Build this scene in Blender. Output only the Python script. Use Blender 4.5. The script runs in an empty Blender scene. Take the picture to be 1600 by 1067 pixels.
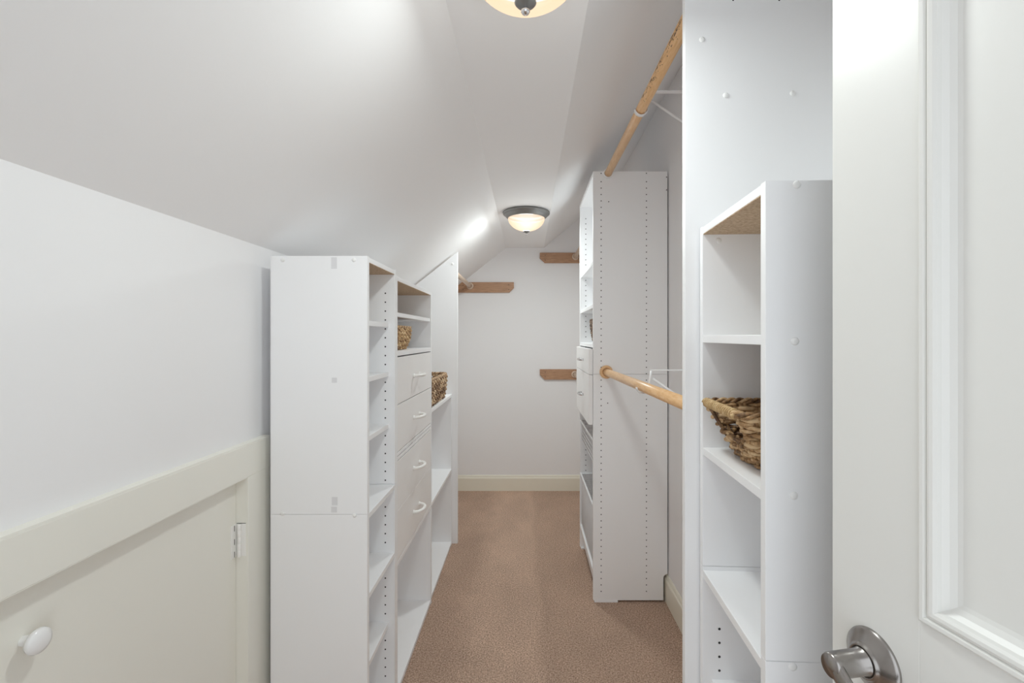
import bpy, bmesh, math, random
from mathutils import Vector, Matrix

sc = bpy.context.scene
C = sc.collection
rnd = random.Random(7)
PI = math.pi
H = 1.32          # eye height; heights below are given relative to the eye with Zr(), or absolute in metres

# ------------------------------------------------------------------ camera
cam_d = bpy.data.cameras.new('camera'); cam = bpy.data.objects.new('camera', cam_d); C.objects.link(cam)
cam.location = (0, 0, H); cam.rotation_euler = (PI/2, 0, 0)
cam_d.sensor_width = 36; cam_d.lens = 36*730/1600; cam_d.clip_start = 0.01
cam_d.shift_x = -25/1600; cam_d.shift_y = -7.5/1600
sc.camera = cam

# ------------------------------------------------------------------ world, lamps, exposure
world = bpy.data.worlds.new('world'); sc.world = world; world.use_nodes = True
bgn = world.node_tree.nodes['Background']
bgn.inputs[0].default_value = (0.90, 0.955, 1.0, 1); bgn.inputs[1].default_value = 1.27
LAMP_W = (16.5, 27.0)           # near, far
sc.view_settings.view_transform = 'Standard'; sc.view_settings.look = 'None'
sc.view_settings.exposure = 0.38; sc.view_settings.gamma = 1.0
sc.view_settings.use_curve_mapping = False
sc.cycles.max_bounces = 24; sc.cycles.diffuse_bounces = 16; sc.cycles.transparent_max_bounces = 16

LAMP_COL = (0.83, 0.94, 1.0)
def bulb(name, loc, watts, parent, spill):
    """the lamp's light: a soft downward disk (pan reflector behind the bowl) plus a small bulb that also spills sideways"""
    d = bpy.data.lights.new(name, 'POINT'); d.energy = watts*spill; d.color = LAMP_COL; d.shadow_soft_size = 0.05
    o = bpy.data.objects.new(name, d); C.objects.link(o); o.location = loc; o.parent = parent
    a = bpy.data.lights.new(name + '_reflector', 'AREA'); a.shape = 'DISK'; a.size = 0.15; a.energy = watts*(1-spill); a.color = LAMP_COL
    p = bpy.data.objects.new(name + '_reflector', a); C.objects.link(p); p.location = (loc[0], loc[1], -0.045); p.parent = parent
    return o

# ------------------------------------------------------------------ materials
def new_mat(name, col, rough=0.5, metal=0.0, spec=None):
    m = bpy.data.materials.new(name); m.use_nodes = True
    b = m.node_tree.nodes['Principled BSDF']
    b.inputs['Base Color'].default_value = (*col, 1); b.inputs['Roughness'].default_value = rough
    b.inputs['Metallic'].default_value = metal
    if spec is not None: b.inputs['Specular IOR Level'].default_value = spec
    return m
def nodes(m): return m.node_tree.nodes, m.node_tree.links, m.node_tree.nodes['Principled BSDF']
def noise_node(m, scale, detail=3, stretch=None, rough=0.5, coord='Object'):
    n, l, b = nodes(m)
    tc = n.new('ShaderNodeTexCoord'); t = n.new('ShaderNodeTexNoise')
    t.inputs['Scale'].default_value = scale; t.inputs['Detail'].default_value = detail; t.inputs['Roughness'].default_value = rough
    if stretch:
        mp = n.new('ShaderNodeMapping'); mp.inputs['Scale'].default_value = stretch
        l.new(tc.outputs[coord], mp.inputs[0]); l.new(mp.outputs[0], t.inputs['Vector'])
    else: l.new(tc.outputs[coord], t.inputs['Vector'])
    return t
def ramp_to_color(m, t, stops):
    n, l, b = nodes(m)
    r = n.new('ShaderNodeValToRGB'); e = r.color_ramp.elements
    e[0].position, e[0].color = stops[0][0], (*stops[0][1], 1)
    e[1].position, e[1].color = stops[-1][0], (*stops[-1][1], 1)
    for p, c in stops[1:-1]:
        x = e.new(p); x.color = (*c, 1)
    l.new(t.outputs['Fac'], r.inputs[0])
    return r
def bump(m, t, strength, dist=0.002):
    n, l, b = nodes(m)
    bp = n.new('ShaderNodeBump'); bp.inputs['Strength'].default_value = strength; bp.inputs['Distance'].default_value = dist
    l.new(t.outputs['Fac'], bp.inputs['Height']); l.new(bp.outputs[0], b.inputs['Normal'])
    return bp

M = {}
M['wall'] = new_mat('wall_paint', (0.84, 0.838, 0.845), 0.75); bump(M['wall'], noise_node(M['wall'], 130, 3), 0.05)
M['ceiling'] = new_mat('ceiling_paint', (0.89, 0.89, 0.895), 0.8); bump(M['ceiling'], noise_node(M['ceiling'], 120, 3), 0.05)
M['trim'] = new_mat('cream_trim_paint', (0.83, 0.82, 0.755), 0.42); bump(M['trim'], noise_node(M['trim'], 60, 2), 0.03)
M['base'] = new_mat('baseboard_paint', (0.82, 0.79, 0.68), 0.42); bump(M['base'], noise_node(M['base'], 60, 2), 0.03)
M['door'] = new_mat('door_paint', (0.77, 0.768, 0.74), 0.35); bump(M['door'], noise_node(M['door'], 40, 2), 0.03)
M['mela'] = new_mat('white_melamine', (0.885, 0.89, 0.90), 0.42); bump(M['mela'], noise_node(M['mela'], 500, 2), 0.03, 0.0005)
M['drawer'] = new_mat('drawer_melamine', (0.885, 0.88, 0.875), 0.42); bump(M['drawer'], noise_node(M['drawer'], 500, 2), 0.03, 0.0005)
M['plastic'] = new_mat('white_plastic', (0.88, 0.875, 0.85), 0.28)
M['cap'] = new_mat('cap_plastic', (0.84, 0.84, 0.83), 0.35)
M['wire'] = new_mat('white_coated_wire', (0.84, 0.845, 0.86), 0.3)
M['hole'] = new_mat('drilled_hole', (0.03, 0.03, 0.03), 0.9)
M['tape'] = new_mat('adhesive_residue', (0.72, 0.72, 0.735), 0.6)
M['ceramic'] = new_mat('white_ceramic', (0.86, 0.86, 0.86), 0.12)
M['chrome'] = new_mat('chrome', (0.72, 0.72, 0.73), 0.18, 1.0)
M['nickel'] = new_mat('brushed_nickel', (0.34, 0.32, 0.305), 0.25, 1.0)
bump(M['nickel'], noise_node(M['nickel'], 90, 2, (1, 1, 14)), 0.04, 0.001)
M['pan'] = new_mat('pewter_lamp_pan', (0.25, 0.245, 0.24), 0.42, 0.7)
M['raw'] = new_mat('raw_particleboard', (0.5, 0.38, 0.27), 0.85)
t = noise_node(M['raw'], 160, 4, rough=0.7); r = ramp_to_color(M['raw'], t, [(0.3, (0.36, 0.24, 0.15)), (0.5, (0.52, 0.385, 0.26)), (0.7, (0.66, 0.52, 0.37))])
nodes(M['raw'])[1].new(r.outputs[0], nodes(M['raw'])[2].inputs['Base Color'])
# brown cleat wood with long grain
M['cleat'] = new_mat('brown_cleat_wood', (0.4, 0.24, 0.14), 0.5)
t = noise_node(M['cleat'], 9, 5, (1.2, 6, 14), 0.6)
r = ramp_to_color(M['cleat'], t, [(0.25, (0.25, 0.13, 0.07)), (0.5, (0.43, 0.245, 0.14)), (0.75, (0.55, 0.335, 0.20))])
nodes(M['cleat'])[1].new(r.outputs[0], nodes(M['cleat'])[2].inputs['Base Color'])
# pale varnished closet rod, grain along Y
M['rod'] = new_mat('varnished_rod_wood', (0.7, 0.45, 0.25), 0.33)
t = noise_node(M['rod'], 30, 4, (6, 0.8, 6), 0.6)
r = ramp_to_color(M['rod'], t, [(0.25, (0.70, 0.405, 0.185)), (0.5, (0.82, 0.52, 0.27)), (0.8, (0.89, 0.63, 0.38))])
nodes(M['rod'])[1].new(r.outputs[0], nodes(M['rod'])[2].inputs['Base Color'])
M['rodpale'] = new_mat('pale_rod_wood', (0.72, 0.58, 0.46), 0.45)
t = noise_node(M['rodpale'], 30, 4, (6, 0.8, 6), 0.6)
r = ramp_to_color(M['rodpale'], t, [(0.3, (0.60, 0.46, 0.35)), (0.7, (0.74, 0.61, 0.50))])
nodes(M['rodpale'])[1].new(r.outputs[0], nodes(M['rodpale'])[2].inputs['Base Color'])
M['scuff'] = new_mat('dark_scuff', (0.16, 0.10, 0.065), 0.8)
# carpet
M['carpet'] = new_mat('tan_carpet', (0.4, 0.27, 0.2), 0.95, spec=0.1)
n, l, b = nodes(M['carpet'])
t1 = noise_node(M['carpet'], 155, 5, rough=0.85)
r1 = ramp_to_color(M['carpet'], t1, [(0.37, (0.19, 0.10, 0.06)), (0.5, (0.60, 0.40, 0.285)), (0.63, (0.93, 0.74, 0.60))])
t2 = noise_node(M['carpet'], 3.0, 4, (1.3, 0.8, 1), 0.6)
r2 = ramp_to_color(M['carpet'], t2, [(0.35, (0.92, 0.92, 0.92)), (0.65, (1.08, 1.08, 1.08))])
# paler band down the middle with a wavering edge, darker towards both sides
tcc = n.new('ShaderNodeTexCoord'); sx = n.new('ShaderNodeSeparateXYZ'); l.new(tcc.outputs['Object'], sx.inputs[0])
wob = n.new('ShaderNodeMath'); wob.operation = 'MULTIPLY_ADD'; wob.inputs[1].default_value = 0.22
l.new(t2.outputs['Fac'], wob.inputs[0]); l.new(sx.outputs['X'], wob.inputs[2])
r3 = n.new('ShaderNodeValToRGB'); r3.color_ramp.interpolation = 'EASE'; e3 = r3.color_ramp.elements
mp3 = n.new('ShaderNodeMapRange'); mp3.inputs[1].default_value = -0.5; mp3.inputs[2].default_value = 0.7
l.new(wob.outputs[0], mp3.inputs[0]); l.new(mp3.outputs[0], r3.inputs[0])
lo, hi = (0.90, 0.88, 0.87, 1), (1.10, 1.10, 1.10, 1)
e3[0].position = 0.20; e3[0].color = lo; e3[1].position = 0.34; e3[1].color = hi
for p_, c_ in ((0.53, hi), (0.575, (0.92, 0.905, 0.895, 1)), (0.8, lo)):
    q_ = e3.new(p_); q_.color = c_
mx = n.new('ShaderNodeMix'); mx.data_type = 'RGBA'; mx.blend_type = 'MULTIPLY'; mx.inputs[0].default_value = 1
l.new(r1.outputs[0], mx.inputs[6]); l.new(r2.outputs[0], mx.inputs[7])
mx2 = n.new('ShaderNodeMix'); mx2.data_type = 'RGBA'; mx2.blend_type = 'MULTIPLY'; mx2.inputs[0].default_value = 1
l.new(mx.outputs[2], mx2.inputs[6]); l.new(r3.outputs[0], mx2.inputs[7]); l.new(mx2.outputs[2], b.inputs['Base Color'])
b.inputs['Sheen Weight'].default_value = 0.2; b.inputs['Sheen Roughness'].default_value = 0.5
bump(M['carpet'], t1, 0.8, 0.008)
# wicker tones
def wicker(name, dark, mid, light, scale=60):
    m = new_mat(name, mid, 0.62)
    t = noise_node(m, scale, 4, rough=0.65)
    r = ramp_to_color(m, t, [(0.3, dark), (0.5, mid), (0.68, light)])
    n, l, b = nodes(m)
    g = n.new('ShaderNodeNewGeometry'); a = n.new('ShaderNodeMath'); a.operation = 'MULTIPLY_ADD'
    a.inputs[1].default_value = 0.34; a.inputs[2].default_value = -0.17
    l.new(g.outputs['Random Per Island'], a.inputs[0])
    ad = n.new('ShaderNodeMath'); ad.operation = 'ADD'; l.new(a.outputs[0], ad.inputs[0]); l.new(t.outputs['Fac'], ad.inputs[1])
    l.new(ad.outputs[0], r.inputs[0]); l.new(r.outputs[0], b.inputs['Base Color']); bump(m, t, 0.3, 0.002)
    return m
M['willow'] = wicker('willow_wicker', (0.10, 0.05, 0.022), (0.40, 0.235, 0.105), (0.66, 0.47, 0.27), 60)
M['willow_wrap'] = wicker('cane_wrap', (0.42, 0.27, 0.12), (0.60, 0.43, 0.22), (0.74, 0.59, 0.37), 70)
M['seagrass'] = wicker('golden_seagrass', (0.20, 0.10, 0.04), (0.58, 0.37, 0.17), (0.82, 0.62, 0.36), 120)
M['rush'] = wicker('brown_rush_weave', (0.10, 0.05, 0.025), (0.40, 0.25, 0.135), (0.72, 0.55, 0.36), 95)
M['darkrush'] = wicker('dark_rush_weave', (0.08, 0.05, 0.035), (0.20, 0.13, 0.085), (0.36, 0.25, 0.17), 70)
# lit alabaster glass bowl: lets the bulb's light through and glows, hottest round the bulb
mg = bpy.data.materials.new('lit_alabaster_glass'); mg.use_nodes = True
n = mg.node_tree.nodes; l = mg.node_tree.links; n.clear()
out = n.new('ShaderNodeOutputMaterial'); tr = n.new('ShaderNodeBsdfTransparent'); tr.inputs[0].default_value = (1, 0.95, 0.88, 1)
em = n.new('ShaderNodeEmission'); gl = n.new('ShaderNodeBsdfGlossy'); gl.inputs['Roughness'].default_value = 0.15
tc = n.new('ShaderNodeTexCoord'); ln = n.new('ShaderNodeVectorMath'); ln.operation = 'DISTANCE'
ln.inputs[1].default_value = (0.0, -0.075, -0.075)
l.new(tc.outputs['Object'], ln.inputs[0])
rp = n.new('ShaderNodeValToRGB'); e = rp.color_ramp.elements
e[0].position = 0.015; e[0].color = (0.95, 0.91, 0.83, 1); e[1].position = 0.105; e[1].color = (0.78, 0.56, 0.385, 1)
q = e.new(0.055); q.color = (0.88, 0.73, 0.58, 1)
ns = n.new('ShaderNodeTexNoise'); ns.inputs['Scale'].default_value = 14; ns.inputs['Detail'].default_value = 4; ns.inputs['Distortion'].default_value = 1.2
l.new(tc.outputs['Object'], ns.inputs['Vector'])
ad = n.new('ShaderNodeMath'); ad.operation = 'MULTIPLY_ADD'; ad.inputs[1].default_value = 0.03
sb = n.new('ShaderNodeMath'); sb.operation = 'SUBTRACT'; sb.inputs[1].default_value = 0.015
l.new(ln.outputs['Value'], sb.inputs[0]); l.new(ns.outputs['Fac'], ad.inputs[0]); l.new(sb.outputs[0], ad.inputs[2])
l.new(ad.outputs[0], rp.inputs[0]); l.new(rp.outputs[0], em.inputs[0]); em.inputs[1].default_value = 1.3
ms = n.new('ShaderNodeMixShader'); ms.inputs[0].default_value = 0.32
l.new(em.outputs[0], ms.inputs[1]); l.new(tr.outputs[0], ms.inputs[2])
asd = n.new('ShaderNodeMixShader'); asd.inputs[0].default_value = 0.03
l.new(ms.outputs[0], asd.inputs[1]); l.new(gl.outputs[0], asd.inputs[2]); l.new(asd.outputs[0], out.inputs[0])
M['glass'] = mg

# ------------------------------------------------------------------ mesh helpers
class MB:
    def __init__(s): s.bm = bmesh.new()
    def box(s, x0, x1, y0, y1, z0, z1, bev=0.0):
        b = bmesh.new() if bev else s.bm
        v = [b.verts.new(p) for p in ((x0,y0,z0),(x1,y0,z0),(x1,y1,z0),(x0,y1,z0),(x0,y0,z1),(x1,y0,z1),(x1,y1,z1),(x0,y1,z1))]
        for f in ((3,2,1,0),(4,5,6,7),(0,1,5,4),(1,2,6,5),(2,3,7,6),(3,0,4,7)): b.faces.new([v[i] for i in f])
        if bev:
            bmesh.ops.bevel(b, geom=b.edges[:], offset=bev, segments=2, affect='EDGES', profile=0.5)
            s._merge(b)
        return s
    def _merge(s, b):
        me = bpy.data.meshes.new('tmp'); b.to_mesh(me); b.free(); s.bm.from_mesh(me); bpy.data.meshes.remove(me)
    def prism(s, pts, axis, a0, a1, bev=0.0):
        """pts: 2D outline; axis 'x': (y,z), 'y': (x,z), 'z': (x,y), extruded a0..a1"""
        def P(p, a):
            return {'x': (a, p[0], p[1]), 'y': (p[0], a, p[1]), 'z': (p[0], p[1], a)}[axis]
        b = bmesh.new()
        A = [b.verts.new(P(p, a0)) for p in pts]; B = [b.verts.new(P(p, a1)) for p in pts]
        b.faces.new(A); b.faces.new(B[::-1]); k = len(pts)
        for i in range(k): b.faces.new((A[i], B[i], B[(i+1) % k], A[(i+1) % k]))
        bmesh.ops.recalc_face_normals(b, faces=b.faces[:])
        if bev: bmesh.ops.bevel(b, geom=b.edges[:], offset=bev, segments=2, affect='EDGES', profile=0.5)
        s._merge(b); return s
    def tube(s, pts, r, seg=10, closed=False, caps=True, flat=None):
        """swept round (or flattened: flat=(ra,rb,up)) tube through pts; r number or list"""
        pts = [Vector(p) for p in pts]; k = len(pts); rings = []
        ref = None
        for i, p in enumerate(pts):
            a = pts[(i-1) % k] if (closed or i > 0) else p
            c = pts[(i+1) % k] if (closed or i < k-1) else p
            t = (c - a)
            t = t.normalized() if t.length > 1e-9 else Vector((0, 0, 1))
            if flat: up = Vector(flat[2])
            else: up = ref if ref is not None else (Vector((0, 0, 1)) if abs(t.z) < 0.9 else Vector((1, 0, 0)))
            n1 = (up - t*up.dot(t))
            if n1.length < 1e-6: n1 = t.orthogonal()
            n1.normalize(); n2 = t.cross(n1); ref = n1
            rr = r[i] if isinstance(r, (list, tuple)) else r
            if flat:
                ra = flat[0][i] if isinstance(flat[0], (list, tuple)) else flat[0]
                rb = flat[1][i] if isinstance(flat[1], (list, tuple)) else flat[1]
            else: ra = rb = rr
            rings.append([s.bm.verts.new(p + n1*ra*math.cos(2*PI*j/seg) + n2*rb*math.sin(2*PI*j/seg)) for j in range(seg)])
        m = k if closed else k-1
        for i in range(m):
            A, B = rings[i], rings[(i+1) % k]
            for j in range(seg):
                f = s.bm.faces.new((A[j], A[(j+1) % seg], B[(j+1) % seg], B[j])); f.smooth = True
        if not closed and caps:
            s.bm.faces.new(rings[0][::-1]); s.bm.faces.new(rings[-1])
        return s
    def lathe(s, prof, origin=(0,0,0), axis='z', seg=48, smooth=True, sign=1):
        """prof: [(r, a)] along axis"""
        o = Vector(origin); rings = []
        def P(r, a, th):
            c, d = r*math.cos(th), r*math.sin(th)
            return o + {'z': Vector((c, d, a)), 'y': Vector((c, a, d)), 'x': Vector((a, c, d))}[axis]
        for r, a in prof:
            if r < 1e-6: rings.append([s.bm.verts.new(P(0, a, 0))])
            else: rings.append([s.bm.verts.new(P(r, a, 2*PI*j/seg)) for j in range(seg)])
        for A, B in zip(rings, rings[1:]):
            for j in range(seg):
                a, b2 = A[j % len(A)], A[(j+1) % len(A)]; c, d = B[(j+1) % len(B)], B[j % len(B)]
                vs = []
                for v in (a, b2, c, d):
                    if v not in vs: vs.append(v)
                if len(vs) > 2:
                    f = s.bm.faces.new(vs); f.smooth = smooth
        return s
    def build(s, name, mat, parent=None, world_off=True, recalc=True):
        if recalc: bmesh.ops.recalc_face_normals(s.bm, faces=s.bm.faces[:])
        if parent is not None and world_off:
            p = parent; off = Vector((0, 0, 0))
            while p is not None: off += p.location; p = p.parent
            bmesh.ops.translate(s.bm, vec=-off, verts=s.bm.verts[:])
        me = bpy.data.meshes.new(name); s.bm.to_mesh(me); s.bm.free()
        o = bpy.data.objects.new(name, me); C.objects.link(o); me.materials.append(M[mat])
        if parent is not None: o.parent = parent
        return o

def thing(name, label, cat, loc, group=None, rz=0.0):
    o = bpy.data.objects.new(name, None); C.objects.link(o); o.location = loc; o.rotation_euler = (0, 0, rz)
    o.empty_display_size = 0.05; o['label'] = label; o['category'] = cat
    if group: o['group'] = group
    return o
def tag(o, label, cat, group=None):
    o['label'] = label; o['category'] = cat
    if group: o['group'] = group
    return o
def struct(o, label=None):
    o['kind'] = 'structure'
    if label: o['label'] = label
    return o
def bx(name, mat, parent, x0, x1, y0, y1, z0, z1, bev=0.0008):
    return MB().box(x0, x1, y0, y1, z0, z1, bev).build(name, mat, parent)
def dots(name, mat, parent, spots, axis, face, r=0.0029, depth=0.003, sign=-1):
    """row of drilled holes: small dark plugs whose mouth stands at `face`"""
    mb = MB()
    for (a, b) in spots:
        o = {'y': (a, face, b), 'x': (face, a, b)}[axis]
        mb.lathe([(0, sign*0.0002), (r, sign*0.0002), (r, -sign*depth*0)], o, axis, 8, False)
    ob = mb.build(name, mat, parent); ob['kind'] = 'stuff'
    return ob
def cap(parent, x, y, z, axis='y', sign=-1, r=0.0062, world_off=True):
    prof = [(r, 0), (r*0.98, sign*0.0010), (r*0.8, sign*0.0020), (r*0.45, sign*0.0026), (0, sign*0.0028)]
    return MB().lathe(prof, (x, y, z), axis, 16).build('cover_cap', 'cap', parent, world_off)

# ------------------------------------------------------------------ room shell
Y0, Y1, XL, XR = -0.16, 4.015, -0.81, 0.70
TOP = 0.7646 + H
FX0, FX1 = -0.187, 0.1375
SL = 0.789; SR = 0.84
zL = TOP - SL*(FX0 - XL); zR = TOP + SR*(XR - FX1)
struct(MB().box(-1.2, 1.2, -0.5, Y1+0.1, -0.08, 0.0).build('floor', 'carpet'), 'tan cut-pile carpet floor')  # cut short behind the doorway so world light enters from below
mb = MB()
th = 0.08
mb.prism([(XL-0.1, zL-0.1*SL), (XL-0.1, zL+th), (FX0-0.02, TOP+th), (FX1-0.02, TOP+th), (XR+0.1, zR+0.1*SR+th), (XR+0.1, zR+0.1*SR),
          (FX1, TOP), (FX0, TOP)], 'y', Y0-0.1, Y1+0.1)
struct(mb.build('ceiling', 'ceiling'), 'white attic ceiling sloping down to the left and up to the right of a flat strip')
# left wall with the opening of the access door
AY0, AY1, AZ0, AZ1 = 0.66, 1.325, 0.13, 0.923
mb = MB()
mb.box(XL-0.1, XL, Y0-0.1, AY0, 0, zL); mb.box(XL-0.1, XL, AY1, Y1+0.1, 0, zL)
mb.box(XL-0.1, XL, AY0, AY1, AZ1, zL); mb.box(XL-0.1, XL, AY0, AY1, 0, AZ0)
struct(mb.build('wall_left', 'wall'), 'low white knee wall on the left')
struct(MB().box(XR, XR+0.1, Y0-0.1, Y1+0.1, 0, zR).build('wall_right', 'wall'), 'white wall on the right')
prof = lambda x: TOP - SL*(FX0-x) if x < FX0 else (TOP if x < FX1 else TOP + SR*(x-FX1))
struct(MB().prism([(XL, 0), (XR, 0), (XR, zR), (FX1, TOP), (FX0, TOP), (XL, zL)], 'y', Y1, Y1+0.1).build('wall_back', 'wall'), 'white end wall')
# wall behind the camera with the doorway
DX0, DX1, DZ = -0.30, 0.545, 2.05
mb = MB()
mb.prism([(XL, 0), (DX0, 0), (DX0, prof(DX0)), (XL, zL)], 'y', Y0-0.1, Y0)
mb.prism([(DX1, 0), (XR, 0), (XR, zR), (DX1, prof(DX1))], 'y', Y0-0.1, Y0)
mb.prism([(DX0, DZ-0.05), (DX1, DZ-0.05), (DX1, prof(DX1)), (FX1, TOP), (FX0, TOP), (DX0, prof(DX0))], 'y', Y0-0.1, Y0)
struct(mb.build('wall_front', 'wall'))

def baseboard(name, pts_dir, a0, a1, h=0.132):
    # profile: thickness t out of the wall, stepped ogee top
    P = [(0, 0), (0.016, 0), (0.016, h-0.028), (0.0145, h-0.022), (0.010, h-0.018), (0.0085, h-0.010), (0.006, h-0.003), (0.003, h), (0, h)]
    if pts_dir == 'back': mb = MB().prism([(Y1-p, z) for p, z in P], 'x', a0, a1)
    elif pts_dir == 'right': mb = MB().prism([(XR-p, z) for p, z in P], 'y', a0, a1)
    else: mb = MB().prism([(XL+p, z) for p, z in P], 'y', a0, a1)
    return struct(mb.build(name, 'base'), 'cream painted baseboard')
baseboard('baseboard_back', 'back', XL+0.016, XR-0.016)
baseboard('baseboard_right', 'right', 1.062, Y1)
baseboard('baseboard_left', 'left', 1.44, Y1)

# ------------------------------------------------------------------ access door in the knee wall
XT = XL + 0.017           # face of the casing
XD = XL - 0.017           # face of the door
d2 = bx('door_2', 'trim', None, XD-0.02, XD, AY0+0.015, AY1-0.002, AZ0+0.003, AZ1-0.002, 0.0015)
struct(d2, 'small cream access door in the knee wall')
kn = MB().lathe([(0.008, 0.0), (0.0085, 0.006), (0.008, 0.012), (0.012, 0.0165), (0.0185, 0.020), (0.0205, 0.025), (0.019, 0.0295), (0.012, 0.0325), (0, 0.0335)],
                (XD, 0.765, 0.822), 'x', 32).build('knob', 'ceramic', d2); kn['label'] = 'round white ceramic knob'
hz = 0.745; hy = AY1-0.006
hg = MB()
hg.box(XD-0.001, XT-0.006, AY1-0.0022, AY1-0.0002, hz-0.046, hz+0.046, 0.0004)
hg.box(XD, XD+0.0022, hy-0.020, hy+0.0025, hz-0.046, hz+0.046, 0.0004)
hg = hg.build('hinge', 'plastic', d2); hg['label'] = 'cream painted butt hinge'
kb = MB()
for i in range(5):
    z0 = hz-0.046+0.0184*i
    kb.lathe([(0, z0), (0.0049, z0+0.0001), (0.0050, z0+0.0004), (0.0050, z0+0.0179), (0.0049, z0+0.0182), (0, z0+0.0183)], (XD+0.012, AY1-0.0062, 0), 'z', 12)
kb.build('hinge_barrel', 'plastic', hg)
hb = MB()
for z0 in (hz+0.028, hz-0.010, hz-0.045): hb.box(XD+0.0021, XD+0.0026, AY1-0.0135, AY1-0.0115, z0, z0+0.016)
hb.box(XD+0.0022, XT-0.006, AY1-0.0024, AY1-0.0021, hz+0.0462, hz+0.0475)
hb.build('hinge_gap', 'hole', hg)
# casing boards and jamb lining
def trimpart(n, *a): return struct(bx(n, 'trim', None, *a), 'cream casing board of the access door')
trimpart('trim_1', XL, XT, 0.55, AY1+0.110, AZ1, AZ1+0.090, 0.0012)
trimpart('trim_2', XL, XT, AY1, AY1+0.110, 0.03, AZ1, 0.0012)
trimpart('trim_3', XL, XT, 0.55, AY0, 0.03, AZ1, 0.0012)
trimpart('trim_4', XL, XT, AY0, AY1, 0.03, AZ0, 0.0012)
struct(MB().prism([(XL, AZ1+0.090), (XT-0.0005, AZ1+0.090), (XT-0.001, AZ1+0.0945), (XT-0.006, AZ1+0.096), (XL, AZ1+0.097)], 'y', 0.55, AY1+0.110).build('trim_5', 'trim'), 'thin cap moulding along the top of the access door casing')

def lining(n, *a): return struct(bx(n, 'trim', None, *a, 0), 'cream jamb lining inside the access door opening')
lining('trim_6', XL-0.06, XT-0.0005, AY1-0.0017, AY1, AZ0, AZ1)
lining('trim_7', XL-0.06, XT-0.0005, AY0, AY1-0.0017, AZ1-0.0017, AZ1)

# ------------------------------------------------------------------ entry door (stands open on the right)
dl = Vector((0.397, 0.61, 0.0)); ang = -math.radians(80)
DW, DT = 0.745, 0.035
def prect(u0, u1, z0, z1): return (u0, u1, z0, z1)
panels = [prect(0.115, DW-0.115, 1.019, 1.90), prect(0.115, DW-0.115, 0.24, 0.83)]
mb = MB()
# stiles and rails around the two panel openings
mb.box(0, 0.115, 0, DT, 0.012, 2.03, 0.0015); mb.box(DW-0.115, DW, 0, DT, 0.012, 2.03, 0.0015)
for z0, z1 in ((0.012, 0.24), (0.83, 1.019), (1.90, 2.03)): mb.box(0.115, DW-0.115, 0.0, DT, z0, z1)
door = mb.build('door_1', 'door', None, False)
door.location = dl; door.rotation_euler = (0, 0, ang); struct(door, 'white panelled entry door standing open on the right')
profm = [(0.0, 0.0005), (0.0005, -0.003), (0.003, -0.0045), (0.007, -0.0042), (0.009, -0.001), (0.0105, -0.001), (0.011, -0.003), (0.014, -0.0042), (0.018, -0.0035),
         (0.021, -0.001), (0.0225, 0.003), (0.027, 0.008), (0.033, 0.0115), (0.038, 0.0125), (0.039, 0.014)]
for (u0, u1, z0, z1) in panels:
    mo = MB(); rings = []
    for o, dpt in profm:
        o = o*0.86
        rings.append([mo.bm.verts.new(p) for p in ((u0+o, dpt, z0+o), (u1-o, dpt, z0+o), (u1-o, dpt, z1-o), (u0+o, dpt, z1-o))])
    for A, B in zip(rings, rings[1:]):
        for j in range(4): mo.bm.faces.new((A[j], A[(j+1) % 4], B[(j+1) % 4], B[j]))
    mo.build('moulding', 'door', door, False)
    MB().box(u0+0.025, u1-0.025, 0.0125, 0.022, z0+0.025, z1-0.025).build('door_panel', 'door', door, False)
ru, rz = 0.060, 0.939
ro = MB().lathe([(0.0350, 0.0), (0.0350, -0.002), (0.0343, -0.0035), (0.0325, -0.0050), (0.0215, -0.0125), (0.0195, -0.0135), (0.0185, -0.016), (0.0165, -0.017), (0.0160, -0.0145), (0.0, -0.0145)],
                (ru, 0, rz), 'y', 56).build('rosette', 'nickel', door, False); ro['label'] = 'round brushed nickel rosette'
lv = MB()
lv.lathe([(0.0155, -0.0145), (0.0155, -0.017), (0.0140, -0.018), (0.0140, -0.048), (0.0139, -0.056), (0.0125, -0.0595), (0.0, -0.060)], (ru, 0, rz), 'y', 40)
path, ra, rb = [], [], []
for i in range(19):
    s = i/18.0
    u = ru - 0.003 + 0.118*s
    y = -0.053 - 0.010*math.sin(PI*min(1, s*1.2))*0.6 + 0.012*s
    z = rz + 0.002 - 0.030*math.sin(PI*0.5*min(1, s*1.6)) + 0.022*max(0, s-0.45)
    path.append((u, y, z)); ra.append(0.0132 - 0.0030*math.sin(PI*0.5*min(1, s*1.3))); rb.append(0.0062 - 0.0022*s)
lv.tube(path, 0.01, 20, flat=(ra, rb, (0, 0, 1)))
lvo = lv.build('lever', 'nickel', door, False); lvo['label'] = 'curved brushed nickel lever handle'
for z in (0.25, 1.02, 1.80):
    MB().lathe([(0, z-0.045), (0.006, z-0.045), (0.006, z+0.045), (0, z+0.045)], (DW+0.004, -0.003, 0), 'z', 16).build('door_hinge', 'nickel', door, False)

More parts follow.
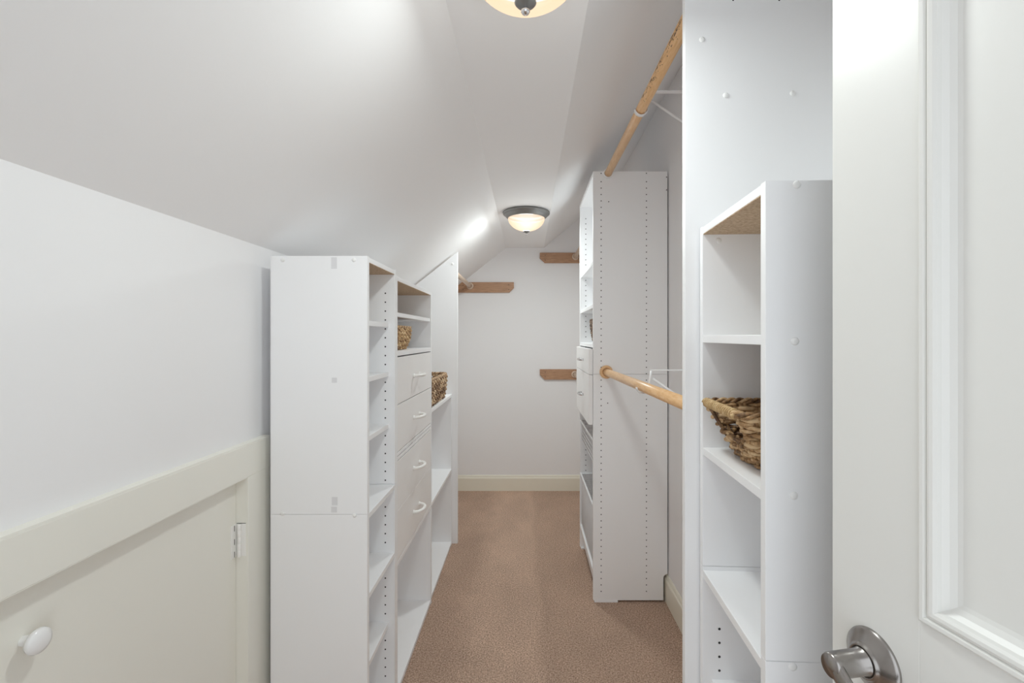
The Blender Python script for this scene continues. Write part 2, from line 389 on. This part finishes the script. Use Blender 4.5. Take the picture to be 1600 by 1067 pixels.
# ------------------------------------------------------------------ ceiling lamps
def lamp(x, y, label, watts, spill):
    root = thing('ceiling_light', label, 'lamp', (x, y, TOP), 'bowl ceiling lights')
    pan = MB().lathe([(0.0, 0.0), (0.132, 0.0), (0.1435, -0.004), (0.1445, -0.010), (0.141, -0.015), (0.133, -0.018), (0.131, -0.021), (0.127, -0.028), (0.120, -0.034), (0.115, -0.039), (0.111, -0.040), (0.110, -0.036)],
                     (0, 0, 0), 'z', 64).build('pan', 'pan', root, False); pan['label'] = 'stepped pewter metal pan'
    g = []
    for i in range(15):
        a = PI/2*i/14; g.append((0.1125*math.cos(a) if i < 14 else 0.0, -0.037 - 0.079*math.sin(a)))
    bo = MB().lathe(g, (0, 0, 0), 'z', 64).build('glass_bowl', 'glass', root, False); bo['label'] = 'glowing alabaster glass bowl'
    fi = MB().lathe([(0.0, -0.1135), (0.020, -0.1145), (0.0215, -0.118), (0.018, -0.122), (0.009, -0.1255), (0.0055, -0.128), (0, -0.128)],
                    (0, 0, 0), 'z', 32).build('finial', 'pan', root, False); fi['label'] = 'small pewter finial cap'
    MB().lathe([(0.0045, -0.1275), (0.0062, -0.129), (0.0085, -0.1325), (0.0088, -0.1355), (0.0068, -0.139), (0, -0.1410)], (0, 0, 0), 'z', 24).build('finial_ball', 'chrome', fi, False)
    bulb('bulb', (0, 0, -0.068), watts, root, spill)
    return root
lamp(-0.005, 0.905, 'alabaster bowl ceiling light near the doorway, cut by the top edge', LAMP_W[0], 0.12)
lamp(-0.010, 2.87, 'alabaster bowl ceiling light with pewter rim by the far wall', LAMP_W[1], 0.13)

# ------------------------------------------------------------------ left run of cabinets
XF, XB = -0.479, -0.765
T = 0.017
def Z(r): return H + r
# --- narrow shelf tower
ya, yb = 1.393, 1.697
st = thing('shelf_tower', 'narrow white shelf tower with five adjustable shelves beside the access door', 'shelf unit', ((XF+XB)/2, (ya+yb)/2, 0))
zt = Z(0.241); zs = Z(-0.530)
for y0 in (ya, yb-T):
    for z0, z1 in ((0.0, zs-0.0004), (zs+0.0004, zt)):
        bx('side_panel', 'mela', st, XB, XF, y0, y0+T, z0, z1)
tb = bx('top_board', 'mela', st, XB, XF-0.001, ya+T, yb-T, zt-0.0165, zt-0.002)
rw = bx('raw_underside', 'raw', st, XB+0.006, XF-0.0012, ya+T, yb-T, zt-0.0180, zt-0.0165, 0); rw['label'] = 'bare tan particleboard underside of the top'
bx('back_panel', 'mela', st, XB-0.004, XB-0.0004, ya+0.002, yb-0.002, 0.012, zt-0.003, 0)
for zc, fx in ((0.050, XF-0.022), (-0.1265, XF-0.022), (-0.313, XF-0.022), (-0.5335, XF-0.001), (-0.776, XF-0.001), (-1.025, XF-0.022), (-1.296, XF-0.001)):
    bx('shelf', 'mela', st, XB, fx, ya+T, yb-T, Z(zc)-0.016, Z(zc))
hs = []
occ = [0.050, -0.1265, -0.313, -0.5335, -0.776, -1.025, -1.296]
for i in range(48):
    z = 0.156 - 0.032*i
    if any(-0.022 < z-o < 0.006 for o in occ) or z < -1.25: continue
    hs.append((XF-0.034, Z(z))); hs.append((XB+0.05, Z(z)))
dots('pin_holes', 'hole', st, hs, 'y', yb-T)
for x, z in ((442, 406), (553, 406), (442, 802), (554, 805)):
    cap(st, (x-825)/524.0, ya, Z((526-z)/524.0))
for x, z, w, h in ((522, 411, 9, 18), (522.5, 594, 8, 8), (523, 783, 9, 13), (522, 796, 9, 9)):
    cx, cz = (x-825)/524.0, Z((526-z)/524.0)
    MB().box(cx-w/1048., cx+w/1048., ya-0.0003, ya, cz-h/1048., cz+h/1048.).build('tape_mark', 'tape', st)

# --- drawer chest
yc, yd = 1.699, 2.322
zt2 = Z(0.222)
dc = thing('drawer_chest', 'white shelf unit with four drawers with white pulls, behind the narrow tower', 'drawer unit', ((XF+XB)/2, (yc+yd)/2, 0))
for y0 in (yc, yd-T):
    bx('side_panel', 'mela', dc, XB, XF, y0, y0+T, 0.0, zt2)
bx('top_board', 'mela', dc, XB, XF-0.001, yc+T, yd-T, zt2-0.0165, zt2-0.002)
rw = bx('raw_underside', 'raw', dc, XB+0.006, XF-0.0012, yc+T, yd-T, zt2-0.0180, zt2-0.0165, 0); rw['label'] = 'bare tan particleboard underside of the top'
bx('back_panel', 'mela', dc, XB-0.004, XB-0.0004, yc+0.002, yd-0.002, 0.012, zt2-0.003, 0)
bx('shelf', 'mela', dc, XB, XF-0.004, yc+T, yd-T, Z(0.074), Z(0.090))
bx('shelf', 'mela', dc, XB, XF-0.001, yc+T, yd-T, Z(-0.0715), Z(-0.0535))
bx('rail', 'mela', dc, XB, XF-0.001, yc+T, yd-T, Z(-0.4400), Z(-0.4280))
bx('rail', 'mela', dc, XB, XF-0.001, yc+T, yd-T, Z(-0.4560), Z(-0.4440))
bx('shelf', 'mela', dc, XB, XF-0.001, yc+T, yd-T, Z(-0.846), Z(-0.830))
bx('shelf', 'mela', dc, XB, XF-0.001, yc+T, yd-T, 0.003, 0.021)
for z1, z0 in ((-0.0765, -0.2490), (-0.2525, -0.4245), (-0.460, -0.6425), (-0.6435, -0.8270)):
    df = bx('drawer', 'drawer', dc, XF-0.019, XF-0.001, yc+T+0.0015, yd-T-0.0015, Z(z0), Z(z1), 0.0008)
    bod = MB()
    bod.box(XB+0.03, XF-0.019, yc+T+0.015, yc+T+0.028, Z(z0)+0.012, Z(z1)-0.03); bod.box(XB+0.03, XF-0.019, yd-T-0.028, yd-T-0.015, Z(z0)+0.012, Z(z1)-0.03)
    bod.box(XB+0.03, XF-0.019, yc+T+0.028, yd-T-0.028, Z(z0)+0.012, Z(z0)+0.018); bod.box(XB+0.03, XB+0.042, yc+T+0.028, yd-T-0.028, Z(z0)+0.018, Z(z1)-0.03)
    bod.build('drawer_box', 'mela', df)
    ym, zm = (yc+yd)/2, Z((z0+z1)/2)
    pts = []
    for i in range(17):
        a = PI*i/16
        pts.append((XF-0.001+0.034*math.sin(a)**0.7, ym-0.050*math.cos(a)*(1-0.08*math.sin(a)), zm))
    pm = MB().tube(pts, 0.0055, 12, flat=(0.0062, 0.0066, (0, 0, 1)))
    for yy in (ym-0.05, ym+0.05): pm.lathe([(0.0085, XF-0.0008), (0.0085, XF+0.002), (0.0055, XF+0.005)], (0, yy, zm), 'x', 14)
    ph = pm.build('pull', 'plastic', df); ph['label'] = 'white plastic arched pull'

# --- low shelf unit
ye, yf = 2.325, 2.978
zt3 = Z(-0.365)
lu = thing('low_shelf_unit', 'low white open shelf unit between the drawers and the sloped end panel', 'shelf unit', ((XF+XB)/2, (ye+yf)/2, 0))
bx('side_panel', 'mela', lu, XB, XF-0.006, ye, ye+T, 0.0, zt3-0.017)
bx('side_panel', 'mela', lu, XB, XF-0.006, yf-0.019, yf, 0.0, zt3-0.017)
bx('top_board', 'mela', lu, XB, XF-0.005, ye, yf, zt3-0.0165, zt3)
bx('shelf', 'mela', lu, XB, XF-0.006, ye+T, yf-0.019, Z(-0.853), Z(-0.837))
bx('shelf', 'mela', lu, XB, XF-0.006, ye+T, yf-0.019, 0.003, 0.020)
bx('back_panel', 'mela', lu, XB-0.004, XB-0.0004, ye+0.002, yf-0.002, 0.012, zt3-0.018, 0)
# --- sloped end panel
ex0, ex1 = -0.765, -0.449
ep = thing('end_panel', 'tall white end panel with sloped top following the ceiling, behind the low shelf unit', 'panel', (-0.6, 2.99, 0))
MB().prism([(ex0, 0), (ex1, 0), (ex1, Z(0.541)), (ex0, Z(0.541)-SL*(ex1-ex0))], 'y', 2.981, 2.999, 0.0008).build('board', 'mela', ep)
cap(ep, -0.482, 2.981, Z(0.464), r=0.008)

# ------------------------------------------------------------------ right shelf tower with drawers and wire baskets
tx0, tx1, ty0, ty1 = 0.324, 0.693, 2.322, 2.930
tw = thing('closet_tower', 'tall white closet tower with drilled side panel, two drawers and wire baskets', 'shelf unit', ((tx0+tx1)/2, (ty0+ty1)/2, 0))
tt = Z(0.822); tb0 = 0.010; tsm = Z(-0.1865)
for y0, y1 in ((ty0, ty0+0.018), (ty1-0.018, ty1)):
    MB().prism([(tx0, tb0), (tx1-0.020, tb0), (tx1-0.020, 0.118), (tx1-0.0175, 0.130), (tx1-0.010, 0.138), (tx1, 0.1395), (tx1, tsm-0.0005), (tx0, tsm-0.0005)], 'y', y0, y1, 0.0007).build('side_panel', 'mela', tw)
    bx('side_panel', 'mela', tw, tx0, tx1, y0, y1, tsm+0.0005, tt)
iy0, iy1 = ty0+0.018, ty1-0.018
sh = bx('shim', 'mela', tw, 0.330, 0.446, ty0-0.002, ty0+0.030, 0.0, tb0, 0.0005); sh['label'] = 'thin white packing strip under the front corner'
bx('shim', 'mela', tw, 0.330, 0.40, ty1-0.03, ty1, 0.0, tb0, 0.0005)
bx('top_board', 'mela', tw, tx0, tx1-0.01, iy0, iy1, tt-0.018, tt)
for zc, fx in ((0.383, tx0+0.004), (0.163, tx0+0.004), (-0.037, tx0)):
    bx('shelf', 'mela', tw, fx, tx1-0.01, iy0, iy1, Z(zc)-0.018, Z(zc))
bx('bottom_shelf', 'mela', tw, tx0, tx1-0.022, iy0, iy1, Z(-1.186), Z(-1.168))
bx('kick_board', 'mela', tw, tx0+0.026, tx0+0.042, iy0, iy1, 0.012, Z(-1.1865))
bx('back_panel', 'mela', tw, tx1-0.0095, tx1-0.005, iy0, iy1, Z(-1.16), tt-0.02, 0)
for z1, z0 in ((-0.061, -0.1885), (-0.191, -0.4400)):
    df = bx('drawer', 'drawer', tw, tx0-0.0205, tx0-0.0015, ty0+0.010, ty1-0.010, Z(z0), Z(z1), 0.0008)
    bod = MB()
    bod.box(tx0-0.0015, tx1-0.05, iy0+0.012, iy0+0.024, Z(z0)+0.012, Z(z1)-0.03); bod.box(tx0-0.0015, tx1-0.05, iy1-0.024, iy1-0.012, Z(z0)+0.012, Z(z1)-0.03)
    bod.box(tx0-0.0015, tx1-0.05, iy0+0.024, iy1-0.024, Z(z0)+0.012, Z(z0)+0.018)
    bod.build('drawer_box', 'mela', df)
    ym, zm = 2.60, Z(z0+(z1-z0)*0.5)
    pts = []
    for i in range(13):
        a = PI*i/12
        pts.append((tx0-0.0205-0.026*math.sin(a)**0.6, ym-0.048*math.cos(a), zm))
    ph = MB().tube(pts, 0.005, 10, flat=(0.0062, 0.0045, (0, 0, 1))).build('pull', 'chrome', df); ph['label'] = 'chrome arched pull'
# wire baskets
def wire_basket(x0, x1, y0, y1, z0, z1, step, tip=0.0):
    rim = MB().tube([(x0, y0, z1), (x1, y0, z1), (x1, y1, z1), (x0, y1, z1)], 0.004, 8, closed=True)
    rim.box(x0-0.002, x0+0.004, y0-0.003, y1+0.003, z1-0.006, z1+0.006, 0.0008)
    rim.box(x0, x1, y1-0.001, y1+0.004, z1-0.012, z1+0.004, 0.0005); rim.box(x0, x1, y0-0.004, y0+0.001, z1-0.012, z1+0.004, 0.0005)
    ro = rim.build('wire_basket', 'wire', tw); ro['label'] = 'white pull-out wire basket'
    g = MB(); i0 = 0.012; r = 0.0013
    a0, a1, b0, b1 = x0+0.006, x1-0.01, y0+0.006, y1-0.006
    ny = int((b1-b0)/step); nx = int((a1-a0)/step); nz = int((z1-z0)/step)
    for i in range(ny+1):
        y = b0+(b1-b0)*i/ny
        g.tube([(a0, y, z1), (a0, y, z0), (a1, y, z0), (a1, y, z1)], r, 4, caps=False)
    for i in range(nx+1):
        x = a0+(a1-a0)*i/nx
        g.tube([(x, b0, z1), (x, b0, z0), (x, b1, z0), (x, b1, z1)], r, 4, caps=False)
    for i in range(nz+1):
        z = z0+(z1-z0)*i/nz
        g.tube([(a0, b0, z), (a1, b0, z), (a1, b1, z), (a0, b1, z)], r, 4, closed=True)
    go = g.build('wire_mesh', 'wire', ro); go['kind'] = 'stuff'
    return ro
wire_basket(tx0+0.004, tx1-0.05, iy0+0.005, iy1-0.005, Z(-0.640), Z(-0.521), 0.02)
wire_basket(tx0+0.004, tx1-0.05, iy0+0.005, iy1-0.005, Z(-1.155), Z(-0.852), 0.0135)
# drilled holes: near panel outside, far panel inside
hs = []
for i in range(66):
    z = 0.770 - 0.0318*i
    if z < -1.275: break
    hs += [(0.3635, Z(z)), (0.5885, Z(z))]
hs += [(0.3635, Z(0.812)), (0.5885, Z(0.812)), (0.6885, Z(0.793)), (0.6885, Z(0.729)), (0.401, Z(0.671)), (0.396, Z(-0.33))]
dots('pin_holes', 'hole', tw, hs, 'y', ty0)
hs = []
for i in range(64):
    z = 0.735 - 0.032*i
    if z < -1.14 or any(-0.022 < z-o < 0.004 for o in (0.383, 0.163, -0.037)): continue
    hs += [(0.360, Z(z)), (0.585, Z(z))]
dots('pin_holes', 'hole', tw, hs, 'y', iy1, r=0.0032)

# ------------------------------------------------------------------ tall side panel and low bookcase on the right
tp = thing('side_panel', 'tall white side panel with cover caps rising behind the narrow bookcase', 'panel', (0.52, 1.05, 0))
px0, py0, py1 = 0.350, 1.042, 1.060
bx('board', 'mela', tp, px0, 0.682, py0, py1, 0.0, Z(0.812), 0.001)
bx('board', 'mela', tp, 0.682, 0.699, py0, py1, 0.14, Z(0.812), 0.0005)
sT = 730/py0
for x, y in ((1097, 62), (1134, 149), (1238.5, 146)): cap(tp, (x-825)/sT, py0, Z((526-y)/sT))
hd = dots('screw_holes', 'hole', tp, [((1145.5-825)/sT, Z(526/sT)), ((1217.5-825)/sT, Z(526/sT)), ((1145.5-825)/sT, Z(526/sT+0.005)), ((1217-825)/sT, Z(526/sT+0.004))], 'y', py0, r=0.0022)

bk = thing('narrow_bookcase', 'narrow white bookcase with a wicker basket, between the tall side panel and the open door', 'shelf unit', (0.366, 0.72, 0), rz=-math.radians(2.8))
BD, BW = 0.292, 0.316
zt4, zs4 = Z(0.2405), Z(-0.500)
def lb(name, mat, x0, x1, y0, y1, z0, z1, bev=0.0008): return MB().box(x0, x1, y0, y1, z0, z1, bev).build(name, mat, bk, False)
for y0 in (0, BW-T):
    for z0, z1 in ((0.0, zs4-0.0004), (zs4+0.0004, zt4)): lb('side_panel', 'mela', 0, BD, y0, y0+T, z0, z1)
lb('top_board', 'mela', 0.001, BD, T, BW-T, zt4-0.0165, zt4-0.001)
rw = lb('raw_underside', 'raw', 0.0012, BD-0.004, T, BW-T, zt4-0.018, zt4-0.0165, 0); rw['label'] = 'bare tan particleboard underside of the top'
lb('back_panel', 'mela', BD+0.0004, BD+0.004, 0.002, BW-0.002, 0.012, zt4-0.003, 0)
for zc, fx in ((0.003, 0.001), (-0.2415, 0.001), (-0.509, 0.001), (-0.746, 0.020), (-1.02, 0.020), (-1.296, 0.001)):
    lb('shelf', 'mela', fx, BD, T, BW-T, Z(zc)-0.016, Z(zc))
def ldots(spots, face, r=0.0028):
    mb = MB()
    for a, z in spots: mb.lathe([(0, -0.0002), (r, -0.0002), (r, 0)], (a, face, z), 'y', 10, False)
    o = mb.build('pin_holes', 'hole', bk, False); o['kind'] = 'stuff'
ldots([(0.036, Z(-0.636-0.0302*i)) for i in range(4)] + [(0.036, Z(-0.80-0.0302*i)) for i in range(7)], BW-T)
for u, z in ((0.0467, 0.2335), (0.044, -0.007), (0.0425, -0.244), (0.041, -0.507)): cap(bk, u, 0, Z(z), world_off=False)
cap(bk, 0.034, BW-T, Z(0.209), world_off=False)
cap(bk, 0.25, 0, Z(0.2365), world_off=False)

# ------------------------------------------------------------------ rods, brackets, cleats
def rod(name, label, p0, p1, r, mat, rings, group=None, scuffs=0):
    root = thing(name, label, 'rod', p0, group)
    o = MB().tube([p0, [(a*0.5+b*0.5) for a, b in zip(p0, p1)], p1], r, 24).build('pole', mat, root)
    for (y, ro, ri, dpt, sgn, m) in rings:
        f = (y-p0[1])/(p1[1]-p0[1]); x = p0[0]+(p1[0]-p0[0])*f; z = p0[2]+(p1[2]-p0[2])*f
        MB().lathe([(ri, 0), (ro, 0), (ro, sgn*dpt*0.6), (ro-0.003, sgn*dpt), (ri, sgn*dpt), (ri, 0)], (x, y, z), 'y', 28).build('socket', m, root)
    if scuffs:
        mb = MB(); d = Vector(p1)-Vector(p0)
        for i in range(scuffs):
            f = rnd.uniform(0.02, 0.42); streak = rnd.random() < 0.55; a = math.radians(rnd.gauss(188, 9) if streak else rnd.gauss(212, 15)); c = Vector(p0)+d*f
            ln_, w = (rnd.uniform(0.010, 0.034), rnd.uniform(0.0006, 0.0014)) if streak else (rnd.uniform(0.003, 0.010), rnd.uniform(0.0006, 0.0015))
            n1 = Vector((math.cos(a), 0, math.sin(a))); n2 = Vector((-math.sin(a), 0, math.cos(a))); t_ = d.normalized()
            k = 6; ctr = c+n1*(r+0.00015)
            vs = [mb.bm.verts.new(ctr + t_*ln_*0.5*math.cos(2*PI*j/k)*rnd.uniform(0.7, 1.1) + n2*w*math.sin(2*PI*j/k)*rnd.uniform(0.7, 1.2)) for j in range(k)]
            mb.bm.faces.new(vs)
        s_ = mb.build('scuff_marks', 'scuff', root); s_['kind'] = 'stuff'; s_['label'] = 'dark scuffs and chips in the varnish'
    return root
yr0, yr1 = py1+0.0005, ty0-0.0005
rod('closet_rod', 'upper scuffed wooden closet rod from the tall side panel to the top of the tower', (0.408, yr0, Z(0.810)), (0.3975, yr1, Z(0.810)), 0.0178, 'rod',
    [(yr1, 0.0245, 0.0182, 0.010, -1, 'mela'), (yr0, 0.0245, 0.0182, 0.010, 1, 'mela')], 'wooden closet rods', 110)
rod('closet_rod', 'lower wooden closet rod at waist height ending in a round wooden socket on the tower', (0.407, yr0, Z(-0.172)), (0.388, yr1, Z(-0.175)), 0.0178, 'rod',
    [(yr1, 0.033, 0.0182, 0.016, -1, 'rod'), (yr0, 0.033, 0.0182, 0.016, 1, 'rod')], 'wooden closet rods')
yc1 = Y1-0.0195
rod('closet_rod', 'pale wooden rod on the left, running into the cleat under the slope', (-0.495, 2.9995, Z(0.433)), (-0.495, yc1, Z(0.433)), 0.0165, 'rodpale',
    [(yc1, 0.029, 0.0168, 0.014, -1, 'rodpale')], 'wooden closet rods')
rod('closet_rod', 'pale wooden rod behind the tower, running into the upper right cleat', (0.405, ty1+0.0005, Z(0.683)), (0.405, yc1, Z(0.683)), 0.0165, 'rodpale',
    [(yc1, 0.029, 0.0168, 0.014, -1, 'rodpale')], 'wooden closet rods')
rod('closet_rod', 'pale wooden rod behind the tower, running into the lower right cleat', (0.400, ty1+0.0005, Z(-0.322)), (0.400, yc1, Z(-0.322)), 0.0165, 'rodpale',
    [(yc1, 0.029, 0.0168, 0.014, -1, 'rodpale')], 'wooden closet rods')

def bracket(label, y, zrod, xrod, arm, brace_z):
    root = thing('rod_bracket', label, 'bracket', (XR, y, Z(brace_z)), 'white rod brackets')
    bx('wall_plate', 'wire', root, XR-0.003, XR, y-0.009, y+0.009, Z(brace_z)-0.02, Z(arm)+0.012, 0.0006)
    xp = xrod+0.0285
    bx('arm', 'wire', root, xp-0.003, XR-0.003, y-0.008, y+0.008, Z(arm)-0.002, Z(arm)+0.002, 0.0006)
    MB().tube([(xp+0.006, y, Z(arm)-0.030), (XR-0.003, y, Z(brace_z))], 0.004, 8, flat=(0.0035, 0.0045, (0, 1, 0))).build('brace', 'wire', root)
    pts = [(xp, y, Z(arm))]
    R = 0.0225
    for i in range(15):
        a = math.radians(20 - 195*i/14)
        pts.append((xrod+R*math.cos(a), y, Z(zrod)+R*math.sin(a)))
    MB().tube(pts, 0.004, 8, flat=(0.0095, 0.0028, (0, 1, 0))).build('hook', 'wire', root)
fr = lambda y: (yr1-y)/(yr1-yr0)
bracket('white metal bracket high on the right wall carrying the upper rod', 1.665, 0.810, 0.3975+0.0105*fr(1.665), 0.872, 0.668)
bracket('white metal bracket on the right wall carrying the lower rod', 1.62, -0.174, 0.388+0.019*fr(1.62), -0.116, -0.33)

def cleat(label, pts, screws):
    root = thing('wall_cleat', label, 'cleat', (sum(p[0] for p in pts)/len(pts), Y1, min(p[1] for p in pts)), 'brown wall cleats')
    MB().prism(pts, 'y', Y1-0.019, Y1, 0.0012).build('board', 'cleat', root)
    mb = MB()
    for x, z in screws: mb.lathe([(0, -0.0003), (0.0042, -0.0003), (0.0042, 0)], (x, Y1-0.019, z), 'y', 10, False)
    s_ = mb.build('screw_heads', 'scuff', root); s_['kind'] = 'stuff'
za, zb = Z(0.378), Z(0.4665)
cleat('brown wooden wall cleat on the left of the end wall, under the slope',
      [(-0.674, za), (-0.160, za), (-0.121, Z(0.417)), (-0.121, zb), (-0.568, zb)], [(-0.165, Z(0.445)), (-0.165, Z(0.403)), (-0.556, Z(0.437)), (-0.556, Z(0.403))])
for lab, z0, z1 in (('upper brown wooden wall cleat on the right of the end wall', 0.631, 0.719), ('lower brown wooden wall cleat on the right of the end wall, at waist height', -0.367, -0.279)):
    x0 = 0.101
    cleat(lab, [(x0+0.042, Z(z0)), (XR-0.001, Z(z0)), (XR-0.001, Z(z1)), (x0, Z(z1)), (x0, Z(z0+0.040))], [(x0+0.046, Z(z1-0.024)), (x0+0.046, Z(z0+0.024))])

# ------------------------------------------------------------------ woven baskets
def rrect(s, hx, hy, rad):
    """point at fraction s round a rounded rectangle, plus outward normal; starts at middle of -x side"""
    rad = min(rad, hx*0.99, hy*0.99)
    a, b = hx-rad, hy-rad
    L = 4*a+4*b+2*PI*rad; d = (s % 1.0)*L
    segs = [('l', b, (-hx, 0), (0, -1), (-1, 0)), ('c', PI*rad/2, (-a, -b), PI, None), ('l', 2*a, (-a, -hy), (1, 0), (0, -1)), ('c', PI*rad/2, (a, -b), 1.5*PI, None),
            ('l', 2*b, (hx, -b), (0, 1), (1, 0)), ('c', PI*rad/2, (a, b), 0, None), ('l', 2*a, (a, hy), (-1, 0), (0, 1)), ('c', PI*rad/2, (-a, b), PI/2, None), ('l', b, (-hx, b), (0, -1), (-1, 0))]
    for k, ln_, p, q, nn in segs:
        if d <= ln_ or (k == 'l' and p == (-hx, b)):
            if k == 'l': return (p[0]+q[0]*d, p[1]+q[1]*d), nn
            th = q + d/rad
            return (p[0]+rad*math.cos(th), p[1]+rad*math.sin(th)), (math.cos(th), math.sin(th))
        d -= ln_
def basket(name, label, cx, cy, z0, hx0, hy0, hx1, hy1, h, rows, stakes, rw, mat, rimr, rad=0.03, handle=None, rz=0.0, amp=None, belly=0.0, seg=6, wrapmat=None, plait=0.0, strand=(6, 22)):
    root = thing(name, label, 'basket', (cx, cy, z0), 'woven storage baskets', rz)
    amp = amp or rw*0.9
    if stakes % 2 == 0: stakes += 1
    def at(s, t, off):
        bl = belly*math.sin(PI*t)
        p, n_ = rrect(s, hx0+(hx1-hx0)*t+bl, hy0+(hy1-hy0)*t+bl, rad)
        return Vector((p[0]+n_[0]*off, p[1]+n_[1]*off, t*h))
    def in_hole(s, t):
        if not handle: return False
        u = (s+0.5) % 0.5 if handle[3] == 2 else s
        dd = min(abs(s), abs(1-s)); 
        if handle[3] == 2: dd = min(dd, abs(s-0.5))
        return handle[0] < t < handle[1] and dd < handle[2]
    wv = MB(); K = stakes*4
    for i in range(rows):
        t = (i+0.5)/rows*(0.96)
        ph = PI*(i % 2)
        run = []; runs = []; jit = [rnd.uniform(-1, 1) for _ in range(K)]
        for j in range(K):
            s = j/K
            if in_hole(s, t):
                if run: runs.append(run); run = []
                continue
            o = amp*math.sin(PI*stakes*s+ph)
            v = at(s, t, o+rw*0.15*jit[j]); v.z += rw*(0.28*jit[(j*7) % K] + plait*math.cos(2*PI*stakes*s+ph)); v.z = max(v.z, rw*1.15)
            run.append(v)
        if run: runs.append(run)
        if len(runs) == 1 and len(runs[0]) == K: runs = [runs[0]+[runs[0][0]]]
        if True:
            if len(runs) > 1 and not in_hole(0, t): runs = [runs[-1]+runs[0]]+runs[1:-1]
            for q in runs:                       # each row is woven from several rods laid end over end
                a_ = 0
                while a_ < len(q)-2:
                    b_ = min(len(q), a_+rnd.randint(*strand))
                    if len(q)-b_ < 4: b_ = len(q)
                    wv.tube([v+Vector((0, 0, 0)) for v in q[a_:b_]], [rw*rnd.uniform(0.8, 1.12)]*(b_-a_), seg)
                    a_ = b_-1
    w = wv.build('weave', mat, root, False); w['kind'] = 'stuff'
    sv = MB()
    for j in range(stakes):
        s = (j+0.5)/stakes
        pts = []
        for i in range(9):
            t = i/8*0.97
            if in_hole(s, t):
                if len(pts) > 1: sv.tube(pts, rw*0.85, 5)
                pts = []; continue
            v = at(s, t, 0); v.z = max(v.z, rw); pts.append(v)
        if len(pts) > 1: sv.tube(pts, rw*0.85, 5)
    so = sv.build('stakes', mat, root, False); so['kind'] = 'stuff'
    # floor of the basket: crossed flat splints
    bt = MB(); n1 = max(5, int(hx0/(rw*2.6))); 
    for i in range(n1):
        x = -hx0+rad*0.5+(2*hx0-rad)*(i+0.5)/n1
        bt.tube([(x, -hy0+rad*0.3, rw), (x, 0, rw*1.25), (x, hy0-rad*0.3, rw)], rw, 6)
    bt.box(-hx0+rad*0.4, hx0-rad*0.4, -hy0+rad*0.4, hy0-rad*0.4, rw*0.6, rw*1.1)
    bt.build('basket_base', mat, root, False)
    # rim: three strands twisted round each other
    rm = MB(); K2 = max(120, stakes*6); tw_ = int(stakes*0.6)
    for q in range(3):
        pts = []
        for j in range(K2):
            s = j/K2; a = 2*PI*(tw_*s + q/3)
            v = at(s, 1.0, rimr*0.75*math.cos(a)); v.z += rimr*0.75*math.sin(a) + 0.0*rimr
            pts.append(v)
        rm.tube(pts, rimr*0.62, 6, closed=True)
    rm.build('rim', mat, root, False)
    if handle:
        ends = [0.0] if handle[3] == 1 else [0.0, 0.5]
        for s0 in ends:
            hw = MB(); N = 150; pts = []; turns = 17
            for i in range(N+1):
                f = i/N; s = s0 + (f-0.5)*2*handle[2]*1.08; a = 2*PI*turns*f
                v = at(s % 1.0, 1.0, rimr*1.42*math.cos(a)); v.z += rimr*1.42*math.sin(a)
                pts.append(v)
            hw.tube(pts, rimr*0.36, 6)
            core = [at((s0+(i/20-0.5)*2*handle[2]*1.12) % 1.0, 1.0, 0) for i in range(21)]
            hw.tube(core, rimr*1.2, 10)
            ho = hw.build('handle_wrap', wrapmat or mat, root, False); ho['label'] = 'pale cane wrapping round the handle grip'
    return root
# basket in the right bookcase (short end with grip faces the aisle)
basket('wicker_basket', 'brown willow basket with wrapped handle grip in the narrow bookcase on the right', 0.508, 0.892, Z(-0.2408), 0.085, 0.066, 0.140, 0.099, 0.104,
       14, 28, 0.0044, 'willow', 0.0058, rad=0.03, handle=(0.50, 0.93, 0.078, 2), rz=-math.radians(2.8), amp=0.0056, wrapmat='willow_wrap', seg=6)
basket('wicker_basket', 'small golden seagrass basket on the shelf above the white drawers', -0.620, 1.893, Z(-0.0533), 0.100, 0.122, 0.118, 0.150, 0.092,
       11, 44, 0.0044, 'seagrass', 0.0046, rad=0.06, amp=0.0046, belly=0.006, seg=5, plait=0.7)
basket('wicker_basket', 'brown rush basket standing on top of the low shelf unit', -0.615, 2.590, Z(-0.3648), 0.110, 0.220, 0.122, 0.238, 0.143,
       11, 46, 0.0068, 'rush', 0.0068, rad=0.035, amp=0.007, belly=0.004, seg=5, plait=0.8)
basket('wicker_basket', 'dark brown basket barely showing inside the closet tower above its drawers', 0.470, 2.455, Z(-0.0368), 0.115, 0.085, 0.132, 0.092, 0.125,
       12, 44, 0.0046, 'darkrush', 0.005, rad=0.035, amp=0.004, belly=0.004, seg=5, plait=0.5)
